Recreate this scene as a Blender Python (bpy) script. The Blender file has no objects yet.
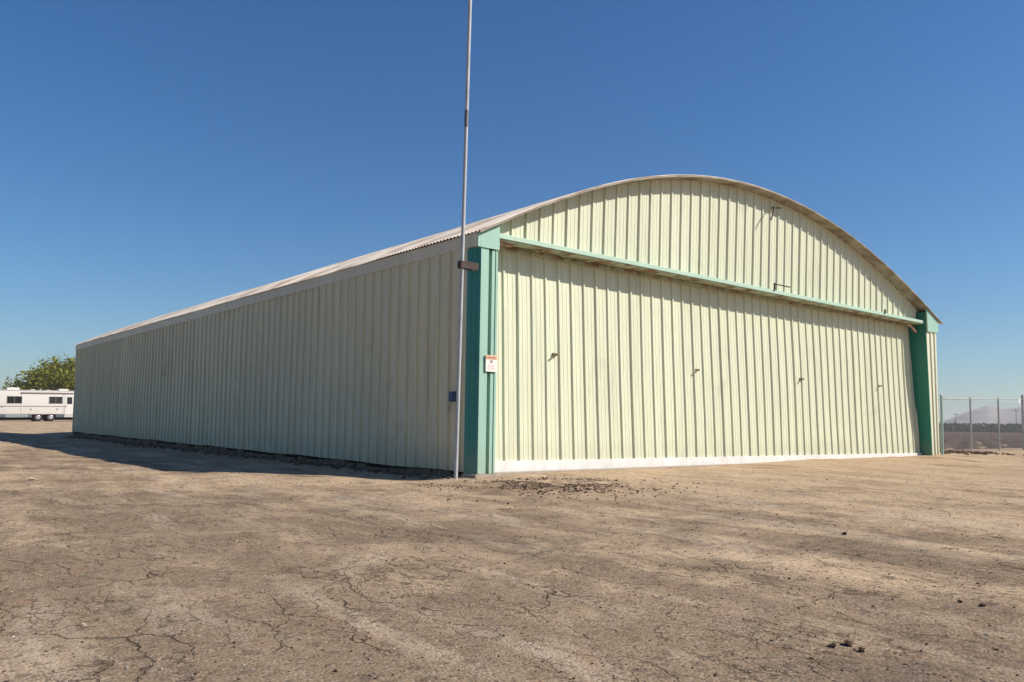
import bpy, bmesh, math, random
import numpy as np
from mathutils import Vector, Matrix
random.seed(7)
rng = np.random.default_rng(7)
S = bpy.context.scene
C = S.collection
RIB = 0.3048

# ------------------------------------------------------------------ helpers
def link(name, bm, mat, parent=None, smooth=False):
    me = bpy.data.meshes.new(name)
    bm.to_mesh(me); bm.free()
    me.materials.append(mat)
    if smooth:
        me.polygons.foreach_set('use_smooth', [True] * len(me.polygons))
    o = bpy.data.objects.new(name, me)
    C.objects.link(o)
    if parent: o.parent = parent
    return o

def mesh_np(name, verts, faces, mat, parent=None, smooth=True, mats=None, midx=None):
    """verts (n,3) array, faces (m,3|4) array"""
    me = bpy.data.meshes.new(name)
    verts = np.asarray(verts, dtype=np.float32); faces = np.asarray(faces, dtype=np.int32)
    k = faces.shape[1]
    me.vertices.add(len(verts)); me.vertices.foreach_set('co', verts.ravel())
    me.loops.add(faces.size); me.loops.foreach_set('vertex_index', faces.ravel())
    me.polygons.add(len(faces))
    me.polygons.foreach_set('loop_start', np.arange(0, faces.size, k, dtype=np.int32))
    me.polygons.foreach_set('loop_total', np.full(len(faces), k, dtype=np.int32))
    me.polygons.foreach_set('use_smooth', np.full(len(faces), smooth))
    for m in (mats or [mat]): me.materials.append(m)
    if midx is not None: me.polygons.foreach_set('material_index', midx.astype(np.int32))
    me.update(calc_edges=True); me.validate()
    o = bpy.data.objects.new(name, me); C.objects.link(o)
    if parent: o.parent = parent
    return o

def thing(name, label, cat, loc=(0, 0, 0), group=None, rotz=0):
    o = bpy.data.objects.new(name, None); C.objects.link(o)
    o.location = loc; o.rotation_euler = (0, 0, rotz); o.empty_display_size = .2
    o['label'] = label; o['category'] = cat
    if group: o['group'] = group
    return o

def tag(o, label, cat, group=None, kind=None):
    o['label'] = label; o['category'] = cat
    if group: o['group'] = group
    if kind: o['kind'] = kind
    return o

def box(bm, x0, x1, y0, y1, z0, z1, bev=0.0):
    vs = [bm.verts.new((x, y, z)) for z in (z0, z1) for y in (y0, y1) for x in (x0, x1)]
    fs = [bm.faces.new([vs[i] for i in f]) for f in ((0, 2, 3, 1), (4, 5, 7, 6), (0, 1, 5, 4), (2, 6, 7, 3), (0, 4, 6, 2), (1, 3, 7, 5))]
    if bev:
        es = list({e for f in fs for e in f.edges})
        bmesh.ops.bevel(bm, geom=es, offset=bev, segments=2, affect='EDGES', profile=.6)

def prism(bm, poly, y0, y1):
    """polygon in (x,z), extruded along y"""
    a = [bm.verts.new((x, y0, z)) for x, z in poly]; b = [bm.verts.new((x, y1, z)) for x, z in poly]
    bm.faces.new(a); bm.faces.new(b[::-1])
    n = len(poly)
    for i in range(n):
        j = (i + 1) % n
        bm.faces.new((a[j], a[i], b[i], b[j]))
    bmesh.ops.recalc_face_normals(bm, faces=bm.faces)

def tube(bm, pts, r, n=10, cap=True):
    pts = [Vector(p) for p in pts]; rings = []
    for i, p in enumerate(pts):
        d = (pts[min(i + 1, len(pts) - 1)] - pts[max(i - 1, 0)]).normalized()
        a = d.orthogonal().normalized() if i == 0 else (rings_a - d * rings_a.dot(d)).normalized()
        rings_a = a; b = d.cross(a)
        rr = r[i] if isinstance(r, (list, tuple)) else r
        rings.append([bm.verts.new(p + (a * math.cos(t) + b * math.sin(t)) * rr) for t in [2 * math.pi * k / n for k in range(n)]])
    for q0, q1 in zip(rings, rings[1:]):
        for k in range(n):
            bm.faces.new((q0[k], q0[(k + 1) % n], q1[(k + 1) % n], q1[k])).smooth = True
    if cap:
        for rg in (rings[0][::-1], rings[-1]): bm.faces.new([bm.verts.new(v.co) for v in rg])   # own verts keep the shading crisp

def nb(): return bmesh.new()

# value-noise fbm in numpy ----------------------------------------------------
_perm = rng.random((256, 256))
def vnoise(x, y):
    xi = np.floor(x).astype(int); yi = np.floor(y).astype(int)
    fx = x - xi; fy = y - yi
    fx = fx * fx * (3 - 2 * fx); fy = fy * fy * (3 - 2 * fy)
    a = _perm[xi & 255, yi & 255]; b = _perm[(xi + 1) & 255, yi & 255]
    c = _perm[xi & 255, (yi + 1) & 255]; d = _perm[(xi + 1) & 255, (yi + 1) & 255]
    return (a * (1 - fx) + b * fx) * (1 - fy) + (c * (1 - fx) + d * fx) * fy - .5
def fbm(x, y, o=4):
    s = 0; a = 1.
    for i in range(o):
        s = s + a * vnoise(x * 2 ** i + 17.3 * i, y * 2 ** i - 9.1 * i); a *= .5
    return s

# ------------------------------------------------------------------ materials
class NT:
    def __init__(s, name, rough=.6, spec=.3, metal=0.):
        s.m = bpy.data.materials.new(name); s.m.use_nodes = True
        s.t = s.m.node_tree; s.N = s.t.nodes; s.L = s.t.links
        s.b = s.N['Principled BSDF']; s.b.inputs['Roughness'].default_value = rough
        s.b.inputs['Specular IOR Level'].default_value = spec; s.b.inputs['Metallic'].default_value = metal
        s.pos = s.N.new('ShaderNodeTexCoord').outputs['Object']
    def map(s, scale=(1, 1, 1), rot=(0, 0, 0), src=None, loc=(0, 0, 0)):
        n = s.N.new('ShaderNodeMapping'); n.inputs['Scale'].default_value = scale
        n.inputs['Rotation'].default_value = rot; n.inputs['Location'].default_value = loc
        s.L.new(src or s.pos, n.inputs['Vector']); return n.outputs[0]
    def noise(s, scale, detail=4, src=None, rough=.55, dist=0., out=0):
        n = s.N.new('ShaderNodeTexNoise'); n.inputs['Scale'].default_value = scale
        n.inputs['Detail'].default_value = detail; n.inputs['Roughness'].default_value = rough
        n.inputs['Distortion'].default_value = dist
        s.L.new(src or s.pos, n.inputs['Vector']); return n.outputs[out]
    def voro(s, scale, src=None, feat='F1', rnd=1., out='Distance'):
        n = s.N.new('ShaderNodeTexVoronoi'); n.feature = feat; n.inputs['Scale'].default_value = scale
        n.inputs['Randomness'].default_value = rnd
        s.L.new(src or s.pos, n.inputs['Vector']); return n.outputs[out]
    def ramp(s, src, stops, interp='LINEAR'):
        n = s.N.new('ShaderNodeValToRGB'); n.color_ramp.interpolation = interp; e = n.color_ramp.elements
        while len(e) < len(stops): e.new(.5)
        for i, (p, c) in enumerate(stops):
            e[i].position = p
            e[i].color = (c, c, c, 1) if isinstance(c, (int, float)) else (*c, 1)
        s.L.new(src, n.inputs[0]); return n.outputs[0]
    def mr(s, src, a, b, c=0., d=1.):
        n = s.N.new('ShaderNodeMapRange'); n.clamp = True
        for k, v in enumerate((a, b, c, d)): n.inputs[k + 1].default_value = v
        s.L.new(src, n.inputs[0]); return n.outputs[0]
    def mix(s, fac, a, b, mode='MIX'):
        n = s.N.new('ShaderNodeMix'); n.data_type = 'RGBA'; n.blend_type = mode
        for i, v in ((0, fac), (6, a), (7, b)):
            if isinstance(v, (int, float)): n.inputs[i].default_value = v if i == 0 else (v, v, v, 1)
            elif isinstance(v, tuple): n.inputs[i].default_value = (*v, 1)
            else: s.L.new(v, n.inputs[i])
        return n.outputs[2]
    def math(s, op, a, b=None, clamp=False):
        n = s.N.new('ShaderNodeMath'); n.operation = op; n.use_clamp = clamp
        for i, v in ((0, a), (1, b)):
            if v is None: continue
            if isinstance(v, (int, float)): n.inputs[i].default_value = v
            else: s.L.new(v, n.inputs[i])
        return n.outputs[0]
    def vadd(s, a, b, scale=1.):
        m = s.N.new('ShaderNodeVectorMath'); m.operation = 'MULTIPLY_ADD'
        s.L.new(b, m.inputs[0]); m.inputs[1].default_value = (scale,) * 3; s.L.new(a, m.inputs[2])
        return m.outputs[0]
    def sep(s, src=None):
        n = s.N.new('ShaderNodeSeparateXYZ'); s.L.new(src or s.pos, n.inputs[0]); return n.outputs
    def color(s, c):
        if isinstance(c, tuple): s.b.inputs['Base Color'].default_value = (*c, 1)
        else: s.L.new(c, s.b.inputs['Base Color'])
        return s
    def rough(s, c): s.L.new(c, s.b.inputs['Roughness']); return s
    def bump(s, h, strength=.3, dist=.01, prev=None):
        n = s.N.new('ShaderNodeBump'); n.inputs['Strength'].default_value = strength
        n.inputs['Distance'].default_value = dist; s.L.new(h, n.inputs['Height'])
        if prev: s.L.new(prev, n.inputs['Normal'])
        s.L.new(n.outputs[0], s.b.inputs['Normal']); return n.outputs[0]

def paint(name, base, dirt=(.30, .26, .20), rough=.5, axis='x', var=.20, streak=.30, edge=None):
    """old painted sheet metal: panel-to-panel variation, vertical run marks, chalking, dust near the ground"""
    n = NT(name, rough, .35)
    k = (1, 1, 1)
    st = n.noise(1., 5, n.map((9, 9, .35)), .65)           # vertical streaks
    st2 = n.noise(1., 3, n.map((40, 40, .9)), .6)
    big = n.noise(.55, 4, dist=.6)
    fine = n.noise(45, 3)
    # panel tint, one value per 3-rib sheet
    x, y, z = n.sep()
    u = x if axis == 'x' else y
    cell = n.math('FLOOR', n.math('DIVIDE', n.math('SUBTRACT', u, .8356 - RIB * .5), RIB * 3))
    wn = n.N.new('ShaderNodeTexWhiteNoise'); wn.noise_dimensions = '1D'; n.L.new(cell, wn.inputs['W'])
    c = n.mix(n.mr(wn.outputs[0], 0, 1, 0, var), base, tuple(v * .72 for v in base))
    c = n.mix(n.mr(big, .35, .7, 0, .16), c, tuple(v * .8 for v in base))
    c = n.mix(n.mr(st, .46, .78, 0, streak), c, dirt)
    c = n.mix(n.mr(st2, .5, .8, 0, streak * .6), c, dirt)
    c = n.mix(n.mr(fine, .55, .8, 0, .10), c, dirt)
    sc_ = n.noise(.9, 5, n.map((1, 1, .8), loc=(5, 3, 1)), .6, 1.2)
    c = n.mix(n.mr(sc_, .60, .72, 0, .22), c, tuple(v * .8 for v in dirt))
    low = n.math('MULTIPLY', n.mr(z, .55, .0, 0, .55), n.noise(4, 4))
    c = n.mix(low, c, (.33, .25, .17))
    n.color(c)
    n.rough(n.mr(big, .3, .7, rough - .08, rough + .12))
    n.bump(n.noise(3.2, 3, n.map((1, 1, .5))), .5, .02)
    return n

M = {}
CREAM = (.65, .645, .475)
CREAM = (.655, .66, .485)
M['cream'] = paint('cream_paint', CREAM).m
M['cream_door'] = paint('cream_paint_door', (.655, .665, .48)).m
side = paint('cream_paint_side_fill', (.69, .64, .44), axis='y', streak=.35, var=.16)  # same cream, with the shaded wall's warm bounce light put into the colour
side.b.inputs['Specular IOR Level'].default_value = .12; M['cream_side_fill'] = side.m
M['fascia'] = paint('fascia_paint', (.68, .60, .42), axis='y', streak=.3).m
M['teal'] = paint('teal_paint', (.31, .50, .40), dirt=(.25, .36, .30), rough=.45, streak=.3).m
M['teal_jamb_shade'] = paint('teal_jamb_shade_paint', (.004, .17, .12), dirt=(.01, .17, .12), rough=.4, streak=.25).m  # darker copy of the teal, the inner jamb's shade painted in
M['teal_side_shade'] = paint('teal_side_shade_paint', (.03, .22, .18), dirt=(.05, .20, .17), rough=.4, streak=.25).m  # teal again, darkened to carry the shade on the left post's side
M['mint'] = paint('mint_paint', (.41, .57, .44), dirt=(.34, .40, .30), rough=.5, streak=.3).m
M['white'] = paint('white_sill_paint', (.84, .84, .82), dirt=(.55, .47, .38), rough=.6, streak=.35).m

def simple(name, c, rough=.6, spec=.3, metal=0., var=.25, sc=6., bump=.15):
    n = NT(name, rough, spec, metal)
    a = n.noise(sc, 5); n.color(n.mix(n.mr(a, .35, .7, 0, 1), c, tuple(v * (1 - var) for v in c)))
    if bump: n.bump(n.noise(sc * 9, 3), bump, .004)
    return n.m

def rusty(name, base, rust, amt=.5, sc=3., rough=.6, metal=0.):
    n = NT(name, rough, .3, metal)
    a = n.noise(sc, 6, dist=.4); f = n.mr(a, .5 - .12 * amt, .62, 0, 1)
    r2 = n.mix(n.noise(sc * 6, 4), rust, tuple(v * .45 for v in rust))
    n.color(n.mix(f, base, r2)); n.bump(n.noise(sc * 20, 4), .3, .003); return n.m
M['rust'] = rusty('rusty_steel', (.055, .032, .028), (.06, .025, .018), .8, 12); M['latch'] = rusty('worn_latch_steel', (.34, .26, .18), (.20, .11, .06), .7, 14)
M['soffit'] = rusty('weathered_roof_edge', (.37, .32, .25), (.27, .20, .14), .6, 2.5)
M['beam_under'] = rusty('peeling_beam_underside', (.40, .44, .30), (.34, .20, .11), .5, 4)
M['roof'] = rusty('weathered_corrugated_roof', (.88, .75, .60), (.68, .50, .35), .3, 1.1, .5)
M['galv'] = simple('galvanized_steel', (.44, .45, .46), .6, .4, .0, .25, 5)
M['galv_dull'] = simple('dull_galvanized_post', (.42, .43, .42), .55, .4, .4, .3, 5)
M['rim'] = simple('wheel_rim_metal', (.6, .6, .6), .35, .5, .7, .3, 5)
M['dark'] = simple('dark_void', (.025, .022, .02), .9, .1)
M['pinkarm'] = rusty('faded_primer_steel', (.66, .42, .32), (.5, .25, .17), .5, 8)
M['blue'] = simple('blue_grey_plastic', (.055, .09, .20), .5)
M['tan'] = simple('tan_plastic', (.62, .50, .36), .5)
M['rubber'] = simple('tyre_rubber', (.022, .021, .02), .8, .2)
M['glass_dark'] = NT('tinted_glass', .08, .6).color((.012, .013, .013)).m
M['rvwhite'] = simple('motorhome_gelcoat', (.68, .645, .59), .35, .5, 0, .06, 1.5, 0)
M['rvtrim'] = simple('motorhome_trim', (.55, .53, .50), .4)
M['rvstripe'] = simple('taupe_stripe', (.26, .20, .18), .45)
M['rvskirt'] = simple('slate_skirt', (.10, .12, .15), .5)
M['rvaqua'] = simple('aqua_grey_locker', (.25, .30, .29), .5)
M['signwhite'] = simple('sign_white', (.80, .78, .70), .5, .4, 0, .08, 20)
M['signorange'] = simple('sign_orange', (.78, .36, .20), .5, .4, 0, .15, 30)
M['signink'] = simple('sign_ink', (.32, .28, .24), .6, .2, 0, .1, 30)
M['signpink'] = simple('faded_red_ink', (.72, .48, .44), .6, .2, 0, .1, 30)
M['clod'] = simple('dark_soil_clod', (.12, .078, .052), .95, .1, 0, .55, 9, .5)
M['clodlight'] = simple('dry_soil_clod', (.24, .165, .11), .95, .1, 0, .45, 9, .5)
M['stone'] = simple('pale_pebble', (.40, .34, .27), .9, .15, 0, .5, 3, .3)
M['concrete'] = simple('concrete_footing', (.42, .34, .26), .9, .2, 0, .3, 5, .3)
M['bark'] = simple('bark', (.12, .09, .06), .9, .1, 0, .4, 6, .4)

# ------------------------------------------------------------------ ground
CAMP = np.array([-7.4102, -9.7826, .7562])

def gz(x, y):
    """height of the lot: nearly flat, climbs slightly to the back left and along the door"""
    x = np.asarray(x, float); y = np.asarray(y, float)
    z = -.045 + .0062 * np.clip(x, -2, 16) * np.exp(-(np.clip(y + .3, -50, 0) / 2.5) ** 2)
    back = np.clip(y - 1, 0, 200)
    z = z + .0049 * np.minimum(back, 95) * (1 / (1 + np.exp((x - 16) / 1.5)))
    z = z - .075 * np.exp(-((x + .5) / .9) ** 2) * (1 / (1 + np.exp(-(y + .2) / .4)))
    z = z + .05 * np.exp(-((x - 18.) / 2.) ** 2 - ((y - .8) / 1.2) ** 2)
    return z
def gzr(x, y):
    d = np.hypot(x - CAMP[0], y - CAMP[1])
    damp = np.clip((d - .5) / 4, .35, 1.)
    r = .030 * fbm(x * .42 + 3, y * .42, 3) + .020 * fbm(x * 1.9, y * 1.9, 3) * damp + .008 * fbm(x * 7, y * 7, 3) * damp
    heap = np.exp(-((x + .1) / 1.2) ** 2 - ((y + 1.9) / .9) ** 2)
    r = r + .03 * heap * (1 + 1.6 * fbm(x * 6, y * 6, 4))
    r = r + .03 * np.exp(-((x + .25) / .35) ** 2) * (y > 0) * np.clip(fbm(x * 3, y * 1.5, 3) + .2, 0, 1)
    fade = np.clip(1 - (d - 60) / 60, 0, 1)
    return gz(x, y) + r * fade

NR, NA = 560, 900
rr = np.concatenate([[.25], .6 * (2600 / .6) ** (np.linspace(0, 1, NR - 1) ** 1.18)])
# denser in the view direction (azimuth 40 deg from +y towards +x)
t = np.linspace(-1, 1, NA, endpoint=False)
az = math.radians(40) + math.pi * (0.34 * t + 0.66 * t ** 5)
A, RR = np.meshgrid(az, rr)
X = CAMP[0] + RR * np.sin(A); Y = CAMP[1] + RR * np.cos(A)
Z = gzr(X, Y)
V = np.stack([X, Y, Z], -1).reshape(-1, 3)
i = np.arange(NR - 1)[:, None]; j = np.arange(NA)[None, :]
j2 = (j + 1) % NA
F = np.stack([i * NA + j, i * NA + j2, (i + 1) * NA + j2, (i + 1) * NA + j], -1).reshape(-1, 4)[:, ::-1]
V = np.vstack([V, [[CAMP[0], CAMP[1], float(gz(CAMP[0], CAMP[1]))]]])

g = NT('lot_surface', .95, .0)
rot = g.map((1, 1, 1), (0, 0, math.radians(7)))                       # tyre-run direction onto y
warp = g.vadd(g.map((1.7, .5, 1), src=rot), g.noise(1.9, 6, out=1), .65)
warp2 = g.vadd(g.map((1.6, .55, 1), src=rot), g.noise(4, 6, out=1), .30)
ang = math.radians(-38)
tr = g.map((1.5, .36, 1), src=rot)
tr2 = g.map((2.0, .42, 1), src=rot, loc=(4, 2, 0))
streak = g.noise(1., 5, tr, .6, .5)
sandn = g.noise(.33, 5, dist=.9, rough=.62)
patch = g.noise(1.1, 6, dist=.8, rough=.65)
tiny = g.noise(26, 6, rough=.75)
grit = g.noise(160, 3, rough=.7)
x_, y_, z_ = g.sep()
# more sand towards the door, more bare old asphalt towards the camera's left
bias = g.math('ADD', g.mr(y_, -9.5, -1., -.06, .06), g.mr(x_, -5.5, 1, -.075, .13))
sm = g.math('ADD', g.math('ADD', g.math('MULTIPLY', sandn, .5), g.math('MULTIPLY', streak, .5)), bias)
sm2 = g.math('ADD', sm, g.math('MULTIPLY', g.math('SUBTRACT', patch, .5), .55))
sandf = g.mr(sm2, .44, .63, .06, .94)
asph = g.mix(g.mr(patch, .35, .65), (.185, .136, .092), (.325, .24, .16))
asph = g.mix(g.mr(tiny, .35, .7), asph, (.28, .198, .128))
sand = g.mix(g.mr(streak, .35, .65), (.49, .345, .215), (.66, .49, .32))
sand = g.mix(g.mr(tiny, .4, .75, 0, .6), sand, (.33, .21, .125))
col = g.mix(sandf, asph, sand)
# pale gravelly runs
palef = g.math('MULTIPLY', g.mr(g.noise(1., 5, tr2, .62, .8), .53, .66), .5)
col = g.mix(palef, col, (.60, .48, .345))
# gravel speckle
vs = g.voro(70, out='Color'); vsx = g.sep(vs)[0]
col = g.mix(g.mr(vsx, .82, .86, 0, .32), col, (.50, .42, .33))
col = g.mix(g.mr(vsx, .16, .12, 0, .50), col, (.085, .066, .05))
vb = g.voro(24, out='Color'); vbx = g.sep(vb)[1]
col = g.mix(g.mr(vbx, .93, .95, 0, .5), col, (.12, .09, .07))
col = g.mix(g.mr(grit, .35, .7, 0, .22), col, (.13, .10, .075))
# reddish organic bits and old stains
col = g.mix(g.mr(g.noise(7, 5, dist=.5), .60, .72, 0, .45), col, (.30, .17, .10))
col = g.mix(g.mr(g.noise(.8, 6, g.map((1, 1, 1), loc=(9, 1, 0)), .7, 1.), .56, .70, 0, .55), col, (.125, .095, .072))
# churned damp soil by the door
vv = g.N.new('ShaderNodeVectorMath'); vv.operation = 'MULTIPLY'; vv.inputs[1].default_value = (.60, .72, 0)
va = g.N.new('ShaderNodeVectorMath'); va.operation = 'ADD'; va.inputs[1].default_value = (.2, 2.0, 0)
g.L.new(g.pos, va.inputs[0]); g.L.new(va.outputs[0], vv.inputs[0])
vl = g.N.new('ShaderNodeVectorMath'); vl.operation = 'LENGTH'; g.L.new(vv.outputs[0], vl.inputs[0])
dm = g.math('MULTIPLY', g.mr(vl.outputs['Value'], 1.15, .25), g.mr(g.noise(5, 5), .40, .58))
col = g.mix(g.math('MULTIPLY', dm, .75), col, (.155, .100, .066))
# crack network of the broken asphalt, at two sizes
c1 = g.voro(1.1, warp, 'DISTANCE_TO_EDGE'); c2 = g.voro(2.6, warp2, 'DISTANCE_TO_EDGE')
c3 = g.voro(7., warp2, 'DISTANCE_TO_EDGE')
m1 = g.mr(g.noise(1.3, 4, g.map((1, 1, 1), loc=(3, 7, 0))), .47, .58)
m2 = g.mr(g.noise(1.4, 4, g.map((1, 1, 1), loc=(8, 2, 0))), .46, .58)
m3 = g.mr(g.noise(1.1, 5, g.map((1, 1, 1), loc=(1, 5, 3))), .53, .62)
wj = g.mr(g.noise(3, 4), .3, .7, .3, 1.7)
def crack(c, w, m):
    f = g.math('DIVIDE', c, g.math('MULTIPLY', wj, w))
    return g.math('MULTIPLY', g.mr(f, 1.0, .35), m)
k = g.math('MAXIMUM', g.math('MAXIMUM', crack(c1, .0075, m1), crack(c2, .009, m2)), g.math('MULTIPLY', crack(c3, .03, m3), .7))
less = g.mr(sm2, .72, .50, .30, 1)
k = g.math('MULTIPLY', k, less)
col = g.mix(g.math('MULTIPLY', k, .6), col, (.055, .042, .032))
# far beyond the lot: dry stubble
vd = g.N.new('ShaderNodeVectorMath'); vd.operation = 'LENGTH'; g.L.new(g.pos, vd.inputs[0])
farm = g.mr(vd.outputs['Value'], 110, 170)
col = g.mix(farm, col, g.mix(g.noise(.02, 4), (.26, .19, .12), (.34, .27, .17)))
g.color(col)
hh = g.math('ADD', g.math('MULTIPLY', tiny, .55), g.math('MULTIPLY', grit, .35))
hh = g.math('ADD', hh, g.math('MULTIPLY', g.voro(70), -.5))
hh = g.math('ADD', hh, g.math('MULTIPLY', patch, 1.3))
hh = g.math('ADD', hh, g.math('MULTIPLY', dm, g.noise(14, 4)))
b1 = g.bump(hh, .55, .016)
b2 = g.bump(g.math('MULTIPLY', k, -1.), .9, .02, b1)
ground = mesh_np('ground', V, F, g.m)
ground['kind'] = 'structure'

# ------------------------------------------------------------------ ploughed field beyond the fence
NRf, NAf = 420, 300
rf = np.geomspace(26, 520, NRf); af = np.radians(np.linspace(36, 100, NAf))
A, RR = np.meshgrid(af, rf)
X = CAMP[0] + RR * np.sin(A); Y = CAMP[1] + RR * np.cos(A)
edge = np.clip((Y - 2.4 - .35 * fbm(X * .7, Y * .7, 2)) / .6, 0, 1) * np.clip((X - 17.6) / .8, 0, 1)
rough = .10 * fbm(X * 1.2, Y * 1.2, 5) + .05 * np.sin((Y * .93 - X * .36) * 6.5 + fbm(X * .3, Y * .3, 2) * 2)
Z = gz(X, Y) - .12 + edge * (.165 + rough * np.clip(1.3 - (RR - 30) / 200, .25, 1))
f = NT('ploughed_soil', .95, .1)
a = f.noise(.9, 6, rough=.7); b = f.noise(.06, 4, f.map((1, 3, 1), (0, 0, .3)))
c = f.mix(f.mr(a, .38, .66), (.055, .034, .026), (.15, .095, .068))
c = f.mix(f.mr(b, .42, .62, 0, .55), c, (.135, .08, .058))
c = f.mix(f.mr(f.noise(.35, 5), .56, .66, 0, .4), c, (.14, .13, .08))
f.color(c); f.bump(f.noise(5, 6, rough=.7), 1., .12)
i = np.arange(NRf - 1)[:, None]; j = np.arange(NAf - 1)[None, :]
F = np.stack([i * NAf + j, i * NAf + j + 1, (i + 1) * NAf + j + 1, (i + 1) * NAf + j], -1).reshape(-1, 4)[:, ::-1]
keep = edge.reshape(-1)[F].max(1) > 0
o = mesh_np('ploughed_field', np.stack([X, Y, Z], -1).reshape(-1, 3), F[keep], f.m); o['kind'] = 'structure'

# ------------------------------------------------------------------ hills
def hills():
    a = np.radians(np.linspace(60, 96, 300)); r = np.linspace(1200, 2300, 60)
    A, RR = np.meshgrid(a, r)
    deg = np.degrees(A)
    prof = np.interp(deg, [60, 66, 67.2, 68.0, 68.8, 69.4, 70.0, 70.5, 71.0, 71.6, 72.2, 73.5, 75, 78, 82, 88, 96],
                     [0, 0, .009, .014, .0195, .0235, .0262, .0245, .0232, .0242, .0262, .028, .030, .024, .027, .016, 0])
    prof = prof * 1750
    env = np.exp(-((RR - 1750) / 260) ** 2)
    X = CAMP[0] + RR * np.sin(A); Y = CAMP[1] + RR * np.cos(A)
    ridg = 1 - np.abs(fbm(X * .009, Y * .009, 5)) * 1.2
    Z = prof * env * (.72 + .36 * ridg) * 1.02 - 3
    n = NT('dry_grass_hills', .95, .1)
    n.color(n.mix(n.mr(n.noise(.012, 6), .4, .6), (.17, .15, .13), (.30, .26, .22)))
    i = np.arange(59)[:, None]; j = np.arange(299)[None, :]
    F = np.stack([i * 300 + j, i * 300 + j + 1, (i + 1) * 300 + j + 1, (i + 1) * 300 + j], -1).reshape(-1, 4)[:, ::-1]
    o = mesh_np('hills', np.stack([X, Y, Z], -1).reshape(-1, 3), F, n.m); o['kind'] = 'structure'
hills()

# ------------------------------------------------------------------ far orchard belt (reads as one mass)
def leafmat(name, a, b, c):
    n = NT(name, .6, .25)
    w = n.N.new('ShaderNodeNewGeometry').outputs['Random Per Island']
    big = n.noise(.5, 3)
    col = n.mix(n.mr(w, 0, 1), a, b); col = n.mix(n.mr(big, .45, .65, 0, .7), col, c)
    n.color(col)
    n.b.inputs['Transmission Weight'].default_value = 0
    tl = n.N.new('ShaderNodeBsdfTranslucent'); n.L.new(col, tl.inputs[0])
    mx = n.N.new('ShaderNodeMixShader'); mx.inputs[0].default_value = .3
    out = n.N['Material Output']
    n.L.new(n.b.outputs[0], mx.inputs[1]); n.L.new(tl.outputs[0], mx.inputs[2]); n.L.new(mx.outputs[0], out.inputs[0])
    return n.m

def leaves(cent, size, flat=.5):
    """quads of random orientation at given centres"""
    n = len(cent)
    d1 = rng.normal(size=(n, 3)); d1 /= np.linalg.norm(d1, axis=1)[:, None]
    d2 = rng.normal(size=(n, 3)); d2 -= (d2 * d1).sum(1)[:, None] * d1; d2 /= np.linalg.norm(d2, axis=1)[:, None]
    s = size * (.6 + .8 * rng.random((n, 1)))
    a, b = d1 * s, d2 * s * .55
    V = np.stack([cent - a, cent + b * 1., cent + a, cent - b], 1).reshape(-1, 3)
    F = np.arange(4 * n).reshape(-1, 4)
    return V, F

def orchard():
    n = 26000
    a = np.radians(rng.uniform(60, 96, n)); rad = rng.uniform(330, 352, n)
    x = CAMP[0] + rad * np.sin(a); y = CAMP[1] + rad * np.cos(a)
    top = 2.75 + .55 * np.sin(a * 1400) * .4 + .5 * fbm(x * .25, y * .25, 3)
    z = rng.random(n) ** .7 * top
    V, F = leaves(np.stack([x, y, z], -1), .75)
    m = leafmat('orchard_leaf', (.012, .04, .010), (.03, .075, .018), (.045, .06, .02))
    o = mesh_np('orchard_rows', V, F, m, smooth=False)
    tag(o, 'dark green orchard rows as a low belt below the hazy hills', 'orchard', kind='stuff')
orchard()

# ------------------------------------------------------------------ hangar
hang = thing('hangar', 'arched cream corrugated metal aircraft hangar with teal corner posts and wide closed door', 'hangar', (0, 0, 0))
L = 26.45
ARC = np.array([(-.2, 3.60), (.32, 3.857), (.93, 4.165), (1.58, 4.475), (2.51, 4.87), (3.54, 5.225), (4.15, 5.385), (5.28, 5.62), (6.6, 5.79),
                (7.7, 5.825), (8.87, 5.755), (10.16, 5.59), (11.56, 5.30), (13.64, 4.69), (16.2, 3.715)])
PF = np.polyfit((ARC[:, 0] - 8) / 8, ARC[:, 1], 6)
def arc(x): return float(np.polyval(PF, (x - 8) / 8))
X0 = .8356

def ribbed(u0, u1, first, h=.029, minor=True, steep=.014):
    """list of (u, out) along the sheet; ribs every foot"""
    pts = [(u0, 0.)]
    k = math.floor((u0 - first) / RIB)
    while first + k * RIB < u1 + .2:
        c = first + k * RIB
        hh = h * (1.18 if k % 3 == 1 else 1.) * (1 + .06 * math.sin(k * 7.7))
        cand = [(c - .030, 0), (c - steep, hh), (c + steep, hh), (c + .030, 0)]
        if minor:
            for q in (.10, .20):
                cand += [(c + q - .014, 0), (c + q - .006, .0045), (c + q + .006, .0045), (c + q + .014, 0)]
        pts += [(u, o) for u, o in cand if u0 + .004 < u < u1 - .004]
        k += 1
    pts.append((u1, 0.))
    return pts

def sheet(name, mat, parent, prof, P, zlev):
    """prof: (u,out); P(u,out,z)->xyz ; zlev(u)-> list of z"""
    V = []; nz = None
    for u, o in prof:
        zs = zlev(u); nz = len(zs)
        for z in zs: V.append(P(u, o, z))
    F = []
    for i in range(len(prof) - 1):
        for j in range(nz - 1):
            a = i * nz + j; F.append((a, a + nz, a + nz + 1, a + 1))
    return mesh_np(name, V, F, mat, parent, smooth=False)

def wob(u, z, s=1.): return .004 * s * (math.sin(u * 1.7 + z * .9) + math.sin(u * .63 - z * 1.6 + 2))

# front gable above the header; it leans out a little towards the crown
def gy(z): return .25 - .028 * (z - 3.8)
sheet('gable_panel', M['cream'], hang, ribbed(.372, 15.42, X0), lambda u, o, z: (u, gy(z) - o + wob(u, z), z),
      lambda u: [3.64, arc(u) - .02])
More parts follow.
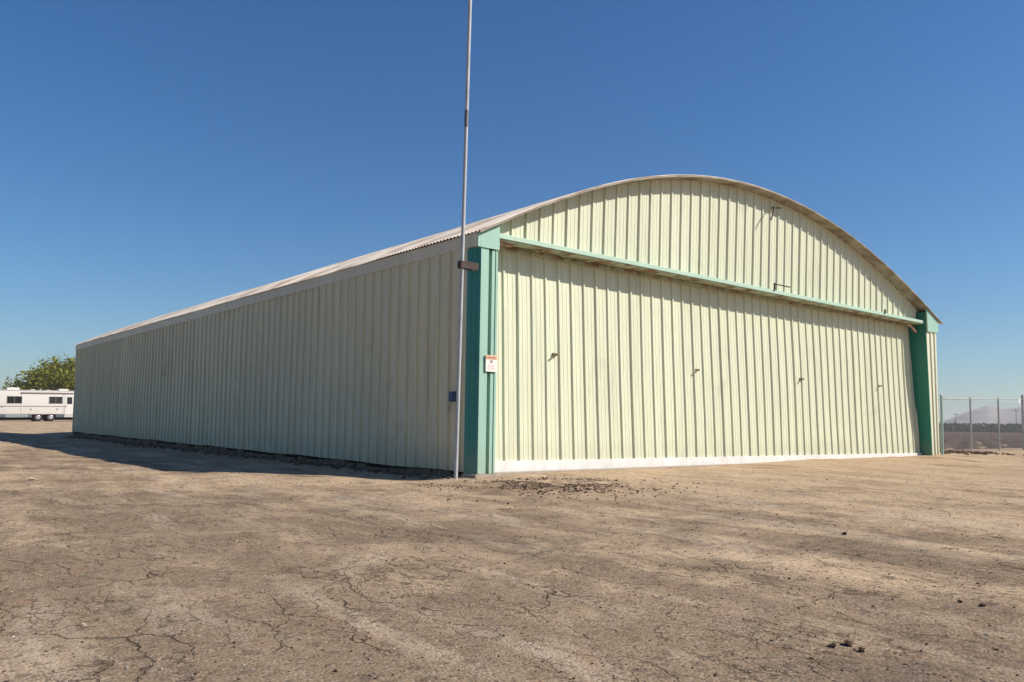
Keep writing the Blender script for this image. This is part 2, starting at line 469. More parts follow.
# door leaf, hung a little out of plumb
def dy(z): return .315 + .042 * z
door = sheet('hangar_door', M['cream_door'], hang, ribbed(.378, 15.52, X0), lambda u, o, z: (u, dy(z) - o + wob(u, z, 1.2), z),
             lambda u: [.172 - .0035 * u - .02] + [.172 - .0035 * u + (3.74 - .172) * q for q in (.2, .4, .6, .8, 1.)])
bm = nb()   # white sill along the foot of the door
prism(bm, [(.385, -.16), (15.60, -.16), (15.60, .118), (.385, .171)], dy(0) - .052, dy(0) + .02)
link('door_sill', bm, M['white'], door)
bm = nb(); box(bm, .40, 15.5, .56, .62, -.05, 3.66); link('door_backing', bm, M['dark'], door)
# door latches at chest height
for (px, pz) in ((1.93, 1.94), (5.77, 1.88), (9.62, 1.875), (13.36, 1.87)):
    bm = nb(); y = dy(pz) - .034
    box(bm, px - .04, px + .04, y - .015, y + .03, pz - .025, pz + .025, .005)
    tube(bm, [(px + .02, y - .01, pz), (px - .01, y - .07, pz + .005), (px - .045, y - .09, pz - .005)], .016, 8)
    link('latch', bm, M['latch'], door)
# header beam
bm = nb(); box(bm, .374, 15.40, .03, .24, 3.645, 3.722, .006)
hb = link('header_beam', bm, M['mint'], hang)
bm = nb(); box(bm, .39, 15.40, .05, .27, 3.625, 3.642); box(bm, .39, 15.4, .36, .40, 3.58, 3.68)
for q in range(26):
    xx = .8 + q * .58; box(bm, xx, xx + .05, .07, .28, 3.605, 3.6245)
link('beam_underside', bm, M['beam_under'], hb)
# folded door arms at both ends under the beam
bm = nb(); tube(bm, [(.40, .10, 3.565), (.62, .16, 3.585), (.86, .22, 3.625)], .024, 8); link('door_arm', bm, M['pinkarm'], hang)
bm = nb(); tube(bm, [(15.30, .25, 3.43), (15.02, .22, 3.52), (14.72, .20, 3.60)], .034, 8); link('door_arm', bm, M['pinkarm'], hang)
# left corner post
bm = nb()
prism(bm, [(.045, .0), (.195, .0), (.195, 3.50), (.045, 3.50)], 0, .15)
prism(bm, [(.195, .0), (.262, .0), (.262, 3.50), (.195, 3.50)], .085, .15)
prism(bm, [(.262, .0), (.375, .0), (.375, 3.50), (.262, 3.50)], 0.004, .35); prism(bm, [(.33, .0), (.345, .0), (.345, 3.44), (.33, 3.44)], -.008, .004)
lp = link('corner_post', bm, M['teal'], hang)
bm = nb()
prism(bm, [(.02, 3.44), (.385, 3.44), (.385, arc(.385) - .022), (.02, arc(.02) - .022)], -.02, .24); prism(bm, [(-.031, 3.442), (.019, 3.442), (.019, arc(.02) - .03), (-.031, arc(-.031) - .03)], -.018, .002)
link('post_cap', bm, M['teal'], lp)
bm = nb()
out = [(.042, .003), (.026, .075), (.005, .085), (-.004, .15), (-.022, .16), (-.03, .25), (.03, .25), (.042, .16)]
lo_ = [bm.verts.new((x, y, -.02)) for x, y in out]; hi_ = [bm.verts.new((x, y, 3.435)) for x, y in out]
bm.faces.new(hi_); bm.faces.new(lo_[::-1])
for q in range(8): bm.faces.new((lo_[q], lo_[(q + 1) % 8], hi_[(q + 1) % 8], hi_[q]))
bmesh.ops.recalc_face_normals(bm, faces=bm.faces); link('post_side', bm, M['teal_side_shade'], lp)
bm = nb(); box(bm, .25, .30, -.004, .004, 3.425, 3.44); box(bm, .20, .25, -.004, .056, 3.425, 3.44); link('cap_notch', bm, M['dark'], lp)
# right corner post: inner jamb in shade-toned teal, ribbed cream front, cap
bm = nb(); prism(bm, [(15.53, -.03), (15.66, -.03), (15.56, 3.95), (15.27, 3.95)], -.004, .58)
rp = link('corner_post', bm, M['teal_jamb_shade'], hang); rp['label'] = 'inner jamb post right of the door in dark shaded teal'
sheet('post_front', M['cream'], rp, [(15.565, 0), (15.69, .0), (15.70, .03), (15.75, .03), (15.76, 0), (15.86, 0), (15.875, .03), (15.93, .03), (15.945, 0), (15.99, 0)],
      lambda u, o, z: (u - (15.99 - u) * .55 * z / 3.5 * .8 - .015 * z, -.009 - o, z), lambda u: [-.02, 1.8, 3.45])
bm = nb(); prism(bm, [(15.315, 3.43), (15.97, 3.43), (15.97, arc(15.97) - .035), (15.285, arc(15.285) - .035)], -.055, -.012)
link('post_cap', bm, M['teal'], rp)
# side, back and right walls
def lowz(y): return .012 + .0075 * y + .012 * math.sin(y * 1.9) * math.sin(y * .7)
sheet('side_wall', M['cream_side_fill'], hang, ribbed(.25, L, .42, h=.036, steep=.024), lambda u, o, z: (-o + wob(u, z, 1.6), u, z),
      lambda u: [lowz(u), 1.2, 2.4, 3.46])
bm = nb(); box(bm, .12, .30, .3, L - .1, -.4, 3.5); link('wall_lining', bm, M['dark'], hang)
sheet('side_wall', M['cream'], hang, ribbed(.02, L, .42), lambda u, o, z: (16.0 + o, u, z), lambda u: [-.1, 1.8, 3.75])
sheet('rear_wall', M['cream'], hang, ribbed(.0, 16., X0), lambda u, o, z: (u, L + o, z), lambda u: [-.1, max(arc(u) - .03, .2)])
# fascia below the left eave
bm = nb(); box(bm, -.028, .01, .004, L + .1, 3.455, 3.662, .004)
for q in range(5): box(bm, -.032, -.02, 2.2 + q * 5.4, 2.2 + q * 5.4 + .012, 3.457, 3.598)
link('fascia', bm, M['fascia'], hang)
# corrugated roof: waves run over the arch
def roof():
    wl = .092; ny = int((L + .35) / wl) * 8; ys = np.linspace(-.10, L + .22, ny)
    xs = np.concatenate([np.linspace(-.055, 16.2, 64)])
    tang = np.gradient(np.array([arc(x) for x in xs]), xs)
    wave = (.012 + .002 * np.sin(ys * .37)) * np.sin(ys * 2 * math.pi / wl)
    # end laps: each sheet's lower end slightly ragged at the eave
    V = np.zeros((len(xs), ny, 3))
    for i, x in enumerate(xs):
        nx, nz = -tang[i] / math.hypot(1, tang[i]), 1 / math.hypot(1, tang[i])
        lift = .005 * np.sin(ys * .9 + i * .05) + .002 * np.sin(ys * 3.1)
        V[i, :, 0] = x + nx * wave; V[i, :, 1] = ys; V[i, :, 2] = arc(x) + nz * wave + lift
        if i == 0: V[i, :, 0] += .02 * vnoise(ys * .8, ys * 0)
    n = len(xs); a = np.arange(n - 1)[:, None] * ny + np.arange(ny - 1)[None, :]
    F = np.stack([a, a + ny, a + ny + 1, a + 1], -1).reshape(-1, 4)
    o = mesh_np('roof', V.reshape(-1, 3), F, M['roof'], hang)
    return o
ro = roof()
# rolled rake trim and rusty soffit along the front edge
def rake(name, mat, y0, y1, d0, d1, x0=-.07, x1=16.2, par=ro):
    xs = np.linspace(x0, x1, 90); V = []
    for x in xs:
        z = arc(x); t = (arc(x + .01) - z) / .01; l = math.hypot(1, t); nx, nz = -t / l, 1 / l
        V += [(x + nx * d0, y0, z + nz * d0), (x + nx * d0, y1, z + nz * d0), (x + nx * d1, y1, z + nz * d1), (x + nx * d1, y0, z + nz * d1)]
    F = []
    for i in range(len(xs) - 1):
        a = i * 4
        for k in range(4):
            F.append((a + k, a + (k + 1) % 4, a + 4 + (k + 1) % 4, a + 4 + k))
    F.append((0, 1, 2, 3)); e = len(V) - 4; F.append((e + 3, e + 2, e + 1, e))
    o = mesh_np(name, V, F, mat, par, smooth=False)
    return o
rake('rake_trim', M['soffit'], -.108, -.085, -.034, -.013)
rake('soffit', M['soffit'], -.084, .235, -.03, -.016, .38, 15.45)
# gable fittings: bent conduit near the crown, small bar on the header
bm = nb(); tube(bm, [(8.07, .10, 5.53), (8.05, .03, 5.55), (7.95, -.02, 5.42), (7.80, -.05, 5.20)], .016, 8)
tube(bm, [(8.07, .10, 5.545), (8.42, .10, 5.60)], .013, 8); link('bent_conduit', bm, M['rust'], hang)
bm = nb(); tube(bm, [(8.02, .02, 3.70), (8.02, .02, 3.87)], .018, 8); tube(bm, [(8.02, .02, 3.85), (8.62, .02, 3.85)], .014, 8)
link('rusty_bar', bm, M['rust'], hb)
bm = nb(); box(bm, 13.0, 13.05, .0, .03, 3.70, 3.80); link('beam_bolt', bm, M['rust'], hb)
bm = nb(); box(bm, .40, 15.58, -.0, .25, -.3, .0); box(bm, -.03, .38, -.05, .3, -.3, -.004, .01); box(bm, 15.58, 16.05, -.06, .3, -.3, -.004, .01)
link('footing', bm, M['concrete'], hang)
# broken base under the side wall: old curb set back in the gap
bm = nb()
y = .3
while y < L - .2:
    l = random.uniform(.25, .7); box(bm, .02 + random.uniform(0, .03), .115, y, min(y + l, L - .2), -.35, lowz(y) - random.uniform(.01, .07), .01); y += l + random.uniform(.0, .12)
link('base_curb', bm, M['clodlight'], hang)

# ------------------------------------------------------------------ notice sign, mast, outlet
sg = thing('notice_sign', 'small white notice sign with faded orange heading on the left teal post', 'sign', (.25, -.004, 1.67))
bm = nb(); box(bm, -.105, .108, -.026, -.008, -.125, .125, .003); link('sign_panel', bm, M['signwhite'], sg)
bm = nb(); box(bm, -.105, .108, -.030, -.0265, .062, .122, .001); link('heading_band', bm, M['signorange'], sg)
bm = nb()
for q in range(6): box(bm, -.075 + q * .027, -.058 + q * .027, -.0325, -.0303, .078, .102)
link('heading_marks', bm, M['signink'], sg)
bm = nb(); box(bm, -.025, .03, -.0285, -.0263, .018, .050); box(bm, -.012, .008, -.0285, -.0263, .002, .016); link('pictogram', bm, M['signink'], sg)
bm = nb()
for r_ in range(4): box(bm, -.07, .075 - .02 * (r_ % 2), -.0285, -.0263, -.03 - r_ * .022, -.021 - r_ * .022)
link('text_rows', bm, M['signpink'], sg)

mast = thing('steel_mast', 'tall thin galvanized steel mast clamped beside the hangar left front corner', 'mast', (-.30, .075, -.12))
def mp(z): return Vector((0.0, -.0185 * z, z))
bm = nb(); tube(bm, [mp(-.1), mp(2.6), mp(5.36)], .028, 14); link('lower_pole', bm, M['galv'], mast)
bm = nb(); tube(bm, [mp(5.34), mp(5.60)], .032, 14); link('pole_joint', bm, simple('dark_coupling', (.16, .15, .15), .5, .4, .4), mast)
bm = nb(); tube(bm, [mp(5.58), mp(7.5), mp(9.6)], [.029, .029, .027], 14); link('upper_pole', bm, M['galv'], mast)
p = mp(3.24)
bm = nb(); box(bm, -.055, -.036, p.y - .045, p.y + .045, p.z - .055, p.z + .055, .004); box(bm, -.036, .278, p.y - .045, p.y - .033, p.z - .055, p.z + .055, .003)
box(bm, -.036, .278, p.y + .033, p.y + .045, p.z - .055, p.z + .055, .003)
link('clamp', bm, M['rust'], mast)

ob = thing('outlet_box', 'small blue weatherproof outlet box with hanging cord on the shaded side wall', 'outlet', (-.035, .52, 1.165))
bm = nb(); box(bm, -.06, .0, -.065, .065, -.08, .08, .012); link('box_body', bm, M['blue'], ob)
bm = nb(); box(bm, -.075, -.06, -.05, .05, -.06, .065, .004); link('box_lid', bm, M['blue'], ob)
bm = nb(); tube(bm, [(-.03, .02, -.08), (-.035, .06, -.15), (-.03, .10, -.20)], .007, 6); link('cord', bm, M['signink'], ob)
bm = nb(); tube(bm, [(-.03, .09, -.215), (-.035, .17, -.235)], .017, 8); link('plug', bm, M['tan'], ob)

# ------------------------------------------------------------------ fence
fence = thing('chainlink_fence', 'chain link fence with steel posts running right from the hangar towards the field', 'fence', (0, 1.4, 0))
FX = [16.35, 19.1, 21.84, 24.27, 26.62, 29.4, 32.1]
for q, fx in enumerate(FX):
    z0 = float(gz(fx, 1.4)) - .1; top = 1.84
    top += .028 * (fx - 21.84); term = q in (0, 4)
    bm = nb()
    tube(bm, [(fx, 0, z0), (fx, 0, top + (.12 if q == 4 else 0))], .045 if term else .030, 10)
    po = link('fence_post', bm, M['galv_dull'], fence)
    bm = nb(); tube(bm, [(fx, 0, top), (fx, 0, top + .035)], [.05 if term else .036, .015], 10); link('post_top', bm, M['galv_dull'], po)
bm = nb(); tube(bm, [(FX[4] + .12, .0, 0), (FX[4] + .12, .0, 1.95)], .03, 10); tube(bm, [(FX[4] + .1, .0, 1.75), (FX[4] + 2.5, .0, .1)], .025, 8)
link('brace', bm, M['galv_dull'], fence)
bm = nb(); tube(bm, [(FX[0], 0, 1.80 + .028 * (FX[0] - 21.84)), (FX[-1], 0, 1.80 + .028 * (FX[-1] - 21.84))], .017, 8); link('top_rail', bm, M['galv_dull'], fence)
def wires():
    V = []; F = []
    H = 1.76; z0 = .02; sp = .075; r = .0014
    x0, x1 = FX[0], FX[-1]
    def seg(a, b, off):
        a = np.array(a); b = np.array(b); d = (b - a) / np.linalg.norm(b - a); u = np.array([0, 1., 0]); w = np.cross(d, u)
        n = len(V)
        for p_ in (a, b):
            for k in range(3):
                t_ = 2 * math.pi * k / 3; V.append(p_ + (u * math.cos(t_) + w * math.sin(t_)) * r + np.array([0, off, 0]))
        for k in range(3):
            F.append((n + k, n + (k + 1) % 3, n + 3 + (k + 1) % 3, n + 3 + k))
    x = x0 - H
    while x < x1:
        for s in (1, -1):
            a = (x, z0) if s == 1 else (x, z0 + H); b = (x + H, z0 + H) if s == 1 else (x + H, z0)
            ta = max(0, (x0 - a[0]) / H); tb = min(1, (x1 - a[0]) / H)
            if tb > ta:
                A_ = (a[0] + H * ta, 0, a[1] + (b[1] - a[1]) * ta); B_ = (a[0] + H * tb, 0, a[1] + (b[1] - a[1]) * tb)
                seg(A_, B_, -.033 + s * .002)
        x += sp
    for z in (1.88, 1.93): 
        for k in range(len(FX) - 1): seg((FX[k], 0, z + .028 * (FX[k] - 21.84)), (FX[k + 1], 0, z + .028 * (FX[k + 1] - 21.84)), 0.0)
    return mesh_np('chain_mesh', V, F, M['galv_dull'], fence, smooth=False)
wires()
gp = thing('steel_pole', 'weathered green steel pole at the hangar right front corner', 'pole', (16.20, .0, -.09))
bm = nb(); tube(bm, [(0, 0, -.15), (0.0, 0, 1.80)], .036, 12); link('shaft', bm, simple('faded_green_pole', (.34, .46, .41), .5, .4, .1), gp)
bm = nb(); tube(bm, [(0, 0, 1.80), (0, 0, 1.84)], [.042, .02], 12); link('pole_cap', bm, M['galv_dull'], gp)
ft = thing('fence_tag', 'small white plate wired to the fence near its top rail', 'sign', (26.17, 1.355, 1.86))
bm = nb(); box(bm, -.055, .055, -.006, .0, -.09, .09, .002); link('plate', bm, M['signwhite'], ft)
bm = nb(); tube(bm, [(0, -.002, .085), (0, .02, .10)], .004, 6); link('wire_tie', bm, M['galv_dull'], ft)

# ------------------------------------------------------------------ motorhome
def motorhome():
    t = thing('motorhome', 'long cream white motorhome with taupe stripes parked beyond the hangar far corner', 'motorhome', (4.35, 78, .345))
    t.rotation_euler = (0, math.radians(-1.1), 0)
    LEN, W_, ZB, ZT = 10.6, 2.45, .62, 2.86
    bm = nb(); box(bm, 0, LEN, 0, W_, ZB, ZT, .09); body = link('body', bm, M['rvwhite'], t, True)
    bm = nb(); box(bm, .02, LEN - .3, -.006, .0, 1.34, 1.42)
    link('side_stripe', bm, M['rvstripe'], body)
    bm = nb(); box(bm, 1.8, 6.2, -.09, .0, 2.60, 2.70, .02); link('awning_roll', bm, M['rvstripe'], body)
    bm = nb(); box(bm, 1.82, 1.88, -.02, .0, .64, 2.62); link('awning_arm', bm, M['rvtrim'], body)
    bm = nb(); box(bm, 5.30, 5.34, -.015, .0, .64, 2.62); link('awning_arm', bm, M['rvtrim'], body)
    bm = nb(); box(bm, -.02, LEN - .1, -.02, W_ + .02, 2.83, 2.90, .02); link('roof_rail', bm, M['rvtrim'], body)
    for a, b in ((.66, 1.92), (4.08, 5.26)):
        bm = nb(); box(bm, a, b, -.018, .0, 1.62, 2.34, .01); w = link('window', bm, M['rvtrim'], body)
        bm = nb(); box(bm, a + .04, (a + b) / 2 - .01, -.026, -.019, 1.66, 2.30); link('pane', bm, M['glass_dark'], w)
        bm = nb(); box(bm, (a + b) / 2 + .01, b - .04, -.026, -.019, 1.66, 2.30); link('pane', bm, M['glass_dark'], w)
    bm = nb(); box(bm, 7.9, 9.2, -.018, .0, 1.62, 2.34, .01); w = link('window', bm, M['rvtrim'], body)
    bm = nb(); box(bm, 7.95, 9.15, -.026, -.019, 1.66, 2.30); link('pane', bm, M['glass_dark'], w)
    bm = nb(); box(bm, 5.46, 6.22, -.02, .0, .60, 2.50, .012); d = link('door', bm, M['rvwhite'], body)
    bm = nb(); box(bm, 5.62, 6.06, -.03, -.021, 1.62, 2.28); link('pane', bm, M['glass_dark'], d)
    bm = nb(); box(bm, 5.44, 5.46, -.022, .0, .60, 2.52); box(bm, 6.22, 6.24, -.022, .0, .60, 2.52); link('door_frame', bm, M['rvtrim'], d)
    bm = nb(); box(bm, 5.50, 5.56, -.05, -.02, 1.32, 1.45, .005); link('handle', bm, M['dark'], d)
    # skirt with wheel gap
    for nm, mt, a, b in (('skirt', 'rvskirt', .0, .55), ('locker_panel', 'rvaqua', .58, 2.45), ('skirt', 'rvskirt', 2.48, 2.72), ('skirt', 'rvskirt', 4.72, 5.4), ('locker_panel', 'rvtrim', 5.42, 6.3), ('skirt', 'rvskirt', 6.32, 8.0), ('skirt', 'rvskirt', 9.1, 10.5)):
        bm = nb(); box(bm, a, b, .01, W_ - .01, .36, .64, .01); link(nm, bm, M[mt], body)
    bm = nb(); box(bm, .1, LEN - .3, .45, W_ - .15, .1, .6); link('chassis_shade', bm, M['dark'], body)  # chassis block, dark and low to stand in for the shadow underneath
    for x in (3.25, 4.30, 8.55):
        for y, s in ((.16, -1), (W_ - .16, 1)):
            bm = nb()
            pr = [(.22, -.12), (.35, -.12), (.375, -.09), (.375, .09), (.35, .12), (.22, .12)]
            n = 28; rings = [[bm.verts.new((x + r * math.cos(a), y + o, .36 + r * math.sin(a))) for r, o in pr] for a in [2 * math.pi * k / n for k in range(n)]]
            for k in range(n):
                for q in range(6): bm.faces.new((rings[k][q], rings[(k + 1) % n][q], rings[(k + 1) % n][(q + 1) % 6], rings[k][(q + 1) % 6]))
            bmesh.ops.recalc_face_normals(bm, faces=bm.faces)
            wh = link('wheel', bm, M['rubber'], body)
            bm = nb(); tube(bm, [(x, y - s * .08, .36), (x, y + s * .09, .36), (x, y + s * .11, .36)], [.225, .225, .17], 24)
            for k in range(8):
                a = k * math.pi / 4; tube(bm, [(x + .13 * math.cos(a), y + s * .10, .36 + .13 * math.sin(a)), (x + .13 * math.cos(a), y + s * .13, .36 + .13 * math.sin(a))], .02, 6)
            link('rim', bm, M['rim'], wh)
    for a, b, h in ((.76, 1.78, .26), (5.05, 5.85, .2)):
        bm = nb(); box(bm, a, b, .75, 1.65, 2.86, 2.88 + h, .05); link('air_conditioner', bm, M['rvwhite'], body)
    for a, b, h in ((2.7, 3.1, .10), (4.0, 4.4, .07), (3.5, 3.6, .12)):
        bm = nb(); box(bm, a, b, .9, 1.3, 2.86, 2.90 + h, .02); link('roof_vent', bm, M['rvtrim'], body)
    for a, z in ((2.55, 1.02), (4.75, 1.03), (.25, 1.25)):
        bm = nb(); box(bm, a, a + .13, -.012, .0, z, z + .15, .003); link('hatch', bm, M['rvstripe'], body)
motorhome()

# ------------------------------------------------------------------ tree behind the motorhome
def tree():
    t = thing('mulberry_tree', 'broad yellow green leafy tree behind the parked motorhome', 'tree', (17.3, 104, .2))
    bm = nb(); tips = []
    def limb(p, d, ln, r, lev):
        pts = [p]; rs = [r]; q = p.copy(); dd = d.copy()
        for k in range(4):
            dd = (dd + Vector((random.uniform(-.2, .2), random.uniform(-.2, .2), random.uniform(-.02, .16)))).normalized()
            q = q + dd * ln / 4; pts.append(q.copy()); rs.append(r * (1 - .15 * (k + 1)))
        tube(bm, pts, rs, 7, False)
        if lev >= 3: tips.append(q); return
        for k in range(4 if lev < 2 else 3):
            a = random.uniform(0, 6.28); s = random.uniform(.5, 1.05)
            nd = (dd * .7 + Vector((math.cos(a) * s, math.sin(a) * s, random.uniform(.0, .45)))).normalized()
            limb(pts[-1 - (k % 2)], nd, ln * random.uniform(.62, .85), rs[-1 - (k % 2)] * .62, lev + 1)
    for k in range(7):
        a = k * .9; limb(Vector((0, 0, 1.9)), Vector((math.cos(a), math.sin(a), .55)).normalized(), 3.9, .2, 0)
    tube(bm, [(0, 0, -.2), (0, 0, 1.0), (0, 0, 2.1)], [.5, .38, .36], 12)
    link('trunk', bm, M['bark'], t)
    # outer shell of shoots, broad dome with a ragged top
    cs = []
    for k in range(900):
        a = random.uniform(0, 6.283); e = math.asin(random.uniform(-.25, 1))
        rad = random.uniform(.55, 1.0) ** .6
        lob = 1 + .13 * math.sin(a * 3 + 1) + .10 * math.sin(a * 7 + e * 5) + .07 * math.sin(e * 11 + a * 2)
        cs.append(Vector((math.cos(a) * math.cos(e) * 8.4, math.sin(a) * math.cos(e) * 8.4, 3.0 + math.sin(e) * 4.2)) * 1.0 * rad * lob + Vector((0, 0, 3.0 * (1 - rad * lob))))
    cs += [Vector((c.x, c.y, min(c.z, 7.))) for c in tips if Vector((c.x / 9, c.y / 9, (c.z - 3) / 4.6)).length < 1.15]
    cent = []
    for c in cs:
        m = random.randint(14, 34); s = random.uniform(.32, .62)
        cent.append(np.array(c) + rng.normal(size=(m, 3)) * np.array([s, s, s * .6]))
    # whippy shoots sticking out of the top
    for k in range(46):
        a = random.uniform(0, 6.283); q = random.uniform(.1, .95)
        b = np.array([math.cos(a) * 8.2 * q, math.sin(a) * 8.2 * q, 3.0 + 4.1 * math.sqrt(1 - q * q)])
        d = np.array([math.cos(a) * .5 * q + rng.normal() * .25, math.sin(a) * .5 * q + rng.normal() * .25, 1.]); ln = random.uniform(.5, 1.5)
        tt = rng.random((16, 1)); cent.append(b + d * tt * ln + rng.normal(size=(16, 3)) * .08)
    V, F = leaves(np.vstack(cent), .20)
    m = leafmat('mulberry_leaf', (.15, .17, .025), (.32, .30, .035), (.11, .135, .02))
    mesh_np('crown', V, F, m, t, smooth=False)
tree()

# ------------------------------------------------------------------ utility poles far off
for q, (x, y, h, lb) in enumerate(((410.6, 156.8, 9.2, 'distant hazy utility pole seen between the green steel pole and the next fence post'), (419.2, 133.3, 11., 'distant hazy utility pole seen just left of the thicker braced fence post'))):
    up = thing('utility_pole', lb, 'utility pole', (x, y, 0), 'distant utility poles')
    bm = nb(); tube(bm, [(0, 0, -.5), (0, 0, h)], [.2, .13], 8); link('pole', bm, M['bark'], up)
    bm = nb(); box(bm, -.5, .5, -1.1, 1.1, h - .9, h - .7); link('crossarm', bm, M['bark'], up)

# ------------------------------------------------------------------ clods and pebbles
def rockmesh(seed, sub=2):
    r = random.Random(seed); bm = nb(); bmesh.ops.create_icosphere(bm, subdivisions=sub, radius=1)
    ks = [(Vector((r.gauss(0, 1), r.gauss(0, 1), r.gauss(0, 1))).normalized(), r.uniform(.4, .95)) for _ in range(9)]
    for v in bm.verts:
        for kd, kl in ks:
            q = v.co.dot(kd)
            if q > kl: v.co -= kd * (q - kl)
        v.co *= 1 + r.uniform(-.09, .09)
    if sub > 1:
        from mathutils import noise as mn
        for v in bm.verts: v.co *= 1 + .55 * mn.noise(v.co * 1.7 + Vector((seed, 0, 0))) + .35 * mn.noise(v.co * 4.5)
    V = np.array([v.co[:] for v in bm.verts]); F = np.array([[v.index for v in f.verts] for f in bm.faces]); bm.free(); return V, F
ROCKS = [rockmesh(s, 1) for s in range(10)]
ROCKS2 = [rockmesh(s + 50, 3) for s in range(6)]

def scatter(name, pts, sizes, mats, sink=.25, rocks=ROCKS, squash=.65):
    Vs, Fs, Ms = [], [], []; n = 0
    for k, ((x, y), s) in enumerate(zip(pts, sizes)):
        V, F = rocks[k % len(rocks)]; a = random.uniform(0, 6.28); ca, sa = math.cos(a), math.sin(a)
        W = V * np.array([s * random.uniform(.8, 1.3), s * random.uniform(.7, 1.1), s * squash * random.uniform(.7, 1.2)])
        W = np.stack([W[:, 0] * ca - W[:, 1] * sa + x, W[:, 0] * sa + W[:, 1] * ca + y, W[:, 2]], -1)
        W[:, 2] += float(gzr(np.array(x), np.array(y))) + s * squash * (1 - 2 * sink) * .8
        Vs.append(W); Fs.append(F + n); n += len(V); Ms.append(np.full(len(F), random.randrange(len(mats)) if len(mats) > 1 else 0))
    return mesh_np(name, np.vstack(Vs), np.vstack(Fs), mats[0], smooth=False, mats=mats, midx=np.concatenate(Ms))

pts, sz = [], []
for k in range(3600):                       # churned soil in front of the door's left end
    x = random.gauss(-.2, .70); y = random.gauss(-1.95, .62)
    if vnoise(np.array(x * 2.2), np.array(y * 2.2)) < -.12: continue
    pts.append((x, y)); sz.append(random.choice((.004, .005, .007, .009, .013, .020)) * random.uniform(.7, 1.2))
o = scatter('soil_crumbs', pts, sz, [M['clod'], M['clodlight']])
tag(o, 'churned dark soil crumbs in front of the door by the left post', 'soil', kind='stuff')
pts, sz = [], []
for k in range(1100):                       # rubble along the gap under the shaded wall
    y = random.uniform(.1, L); pts.append((-.06 - abs(random.gauss(0, .17)), y)); sz.append(random.uniform(.012, .05))
o = scatter('wall_rubble', pts, sz, [M['clod'], M['clodlight']])
tag(o, 'dirt rubble and leaf litter piled along the foot of the shaded side wall', 'rubble', kind='stuff')
pts, sz = [], []
for k in range(9000):                       # loose grit over the lot
    d = 1.7 + 14 * random.random() ** 1.7; a = math.radians(40 + random.uniform(-42, 42))
    x, y = CAMP[0] + d * math.sin(a), CAMP[1] + d * math.cos(a)
    if -.1 < x < 16.2 and y > -.1: continue
    pts.append((x, y)); sz.append(random.choice((.002, .003, .003, .004, .006)) * random.uniform(.7, 1.3) * (1 + d * .05))
o = scatter('loose_gravel', pts, sz, [M['stone'], M['clodlight'], M['clodlight'], M['clod']])
tag(o, 'fine loose grit scattered over the dirt lot', 'gravel', kind='stuff')

# individual clods that can be pointed at
CL = [(-1.485, -6.602, .030, 'dark soil clod alone on the sandy lot in front of the door right half'),
      (-4.46, -8.205, .022, 'larger clod of the dark crumbly pair in the right foreground'),
      (-4.53, -8.185, .017, 'smaller left clod beside the crumbly pair in the right foreground'),
      (-4.495, -8.275, .016, 'small dark clod just right of and below the crumbly foreground pair'),
      (-3.375, -8.27, .017, 'dark clod at the right edge of the photo in the foreground'),
      (-3.36, -8.17, .013, 'tiny dark clod left of the one at the right edge of the photo')]
for x, y, s, lb in CL:
    o = scatter('soil_clod', [(0, 0)], [s], [M['clod']], rocks=ROCKS2)
    zz = float(gzr(np.array(x), np.array(y))) - float(gzr(np.array(0.), np.array(0.)))
    o.location = (x, y, zz); tag(o, lb, 'clod', 'soil clods on the lot')
for x, y, s, mt, lb in ((-5.385, 2.30, .05, 'tan', 'pale yellow scrap on the far left of the lot'), (-6.615, -6.24, .014, 'tan', 'small tan pebble in the left foreground')):
    o = scatter('pebble', [(0, 0)], [s], [M[mt]], rocks=ROCKS2, squash=.4)
    o.location = (x, y, float(gzr(np.array(x), np.array(y))) - float(gzr(np.array(0.), np.array(0.)))); tag(o, lb, 'pebble')
pts, sz = [], []
for k in range(260):
    pts.append((random.gauss(18.3, .7), random.gauss(.3, .45))); sz.append(random.uniform(.02, .07))
o = scatter('dirt_lumps', pts, sz, [M['clod'], M['clodlight']])
tag(o, 'dark dirt lumps on the ground between the hangar right corner and fence', 'soil', kind='stuff')

# ------------------------------------------------------------------ haze
hz = bpy.data.materials.new('haze_air'); hz.use_nodes = True
nt = hz.node_tree; nt.nodes.remove(nt.nodes['Principled BSDF'])
pv = nt.nodes.new('ShaderNodeVolumePrincipled'); pv.inputs['Color'].default_value = (.93, .93, 1., 1)
pv.inputs['Density'].default_value = .00032; pv.inputs['Anisotropy'].default_value = .2
nt.links.new(pv.outputs[0], nt.nodes['Material Output'].inputs['Volume'])
bm = nb(); box(bm, -2700, 2700, -2700, 2700, -4.5, 58)
hb_ = link('haze', bm, hz); hb_['kind'] = 'stuff'; hb_['label'] = 'thin pale haze over the far field and hills'; hb_['category'] = 'haze'

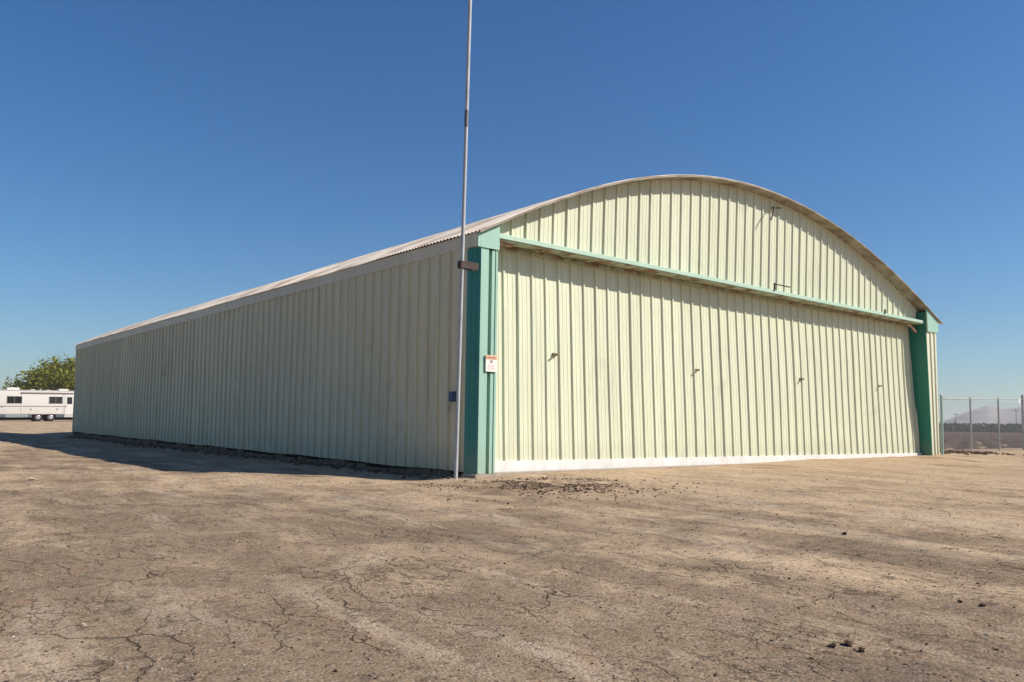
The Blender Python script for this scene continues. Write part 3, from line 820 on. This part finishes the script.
# ------------------------------------------------------------------ light
SUNV = Vector((.87, -.90, .955)).normalized()      # direction towards the sun
el = math.asin(SUNV.z); azs = math.atan2(SUNV.x, SUNV.y)
w = bpy.data.worlds.new('World'); S.world = w; w.use_nodes = True
wn = w.node_tree; bg = wn.nodes['Background']
sky = wn.nodes.new('ShaderNodeTexSky'); sky.sky_type = 'NISHITA'; sky.sun_disc = False
sky.sun_elevation = el; sky.sun_rotation = azs
sky.air_density = 1.1; sky.dust_density = .6; sky.ozone_density = 3.; sky.altitude = 100
hs = wn.nodes.new('ShaderNodeHueSaturation'); hs.inputs['Saturation'].default_value = 1.27
tn = wn.nodes.new('ShaderNodeMix'); tn.data_type = 'RGBA'; tn.blend_type = 'MULTIPLY'; tn.inputs[0].default_value = 1; tn.inputs[7].default_value = (.715, .985, 1.20, 1)
wn.links.new(sky.outputs[0], hs.inputs['Color']); wn.links.new(hs.outputs[0], tn.inputs[6]); wn.links.new(tn.outputs[2], bg.inputs[0]); bg.inputs[1].default_value = .067
sl = bpy.data.lights.new('sun', 'SUN'); sl.energy = 4.8; sl.angle = math.radians(.5); sl.color = (1, .93, .83)
so = bpy.data.objects.new('sun', sl); C.objects.link(so)
so.rotation_euler = SUNV.to_track_quat('Z', 'Y').to_euler()

# ------------------------------------------------------------------ camera
cd = bpy.data.cameras.new('camera'); cam = bpy.data.objects.new('camera', cd); C.objects.link(cam)
r_ = Vector((0.76396325, -0.64511314, 0.01375477)); u_ = Vector((-0.05533947, -0.04426686, 0.99748583)); f_ = Vector((0.64288234, 0.7628037, 0.06951848))
cam.matrix_world = Matrix(((r_.x, u_.x, -f_.x, CAMP[0]), (r_.y, u_.y, -f_.y, CAMP[1]), (r_.z, u_.z, -f_.z, CAMP[2]), (0, 0, 0, 1)))
cd.sensor_width = 36; cd.sensor_fit = 'HORIZONTAL'; cd.lens = 815.913 / 1024 * 36
cd.shift_x = -(519.327 - 512) / 1024; cd.shift_y = (367.158 - 341) / 1024
cd.clip_start = .05; cd.clip_end = 20000
S.camera = cam

S.view_settings.view_transform = 'Standard'; S.view_settings.look = 'None'
S.view_settings.exposure = .38; S.view_settings.gamma = 1.
S.cycles.use_denoising = True
S.cycles.max_bounces = 6; S.cycles.diffuse_bounces = 3; S.cycles.transparent_max_bounces = 8; S.cycles.volume_bounces = 1
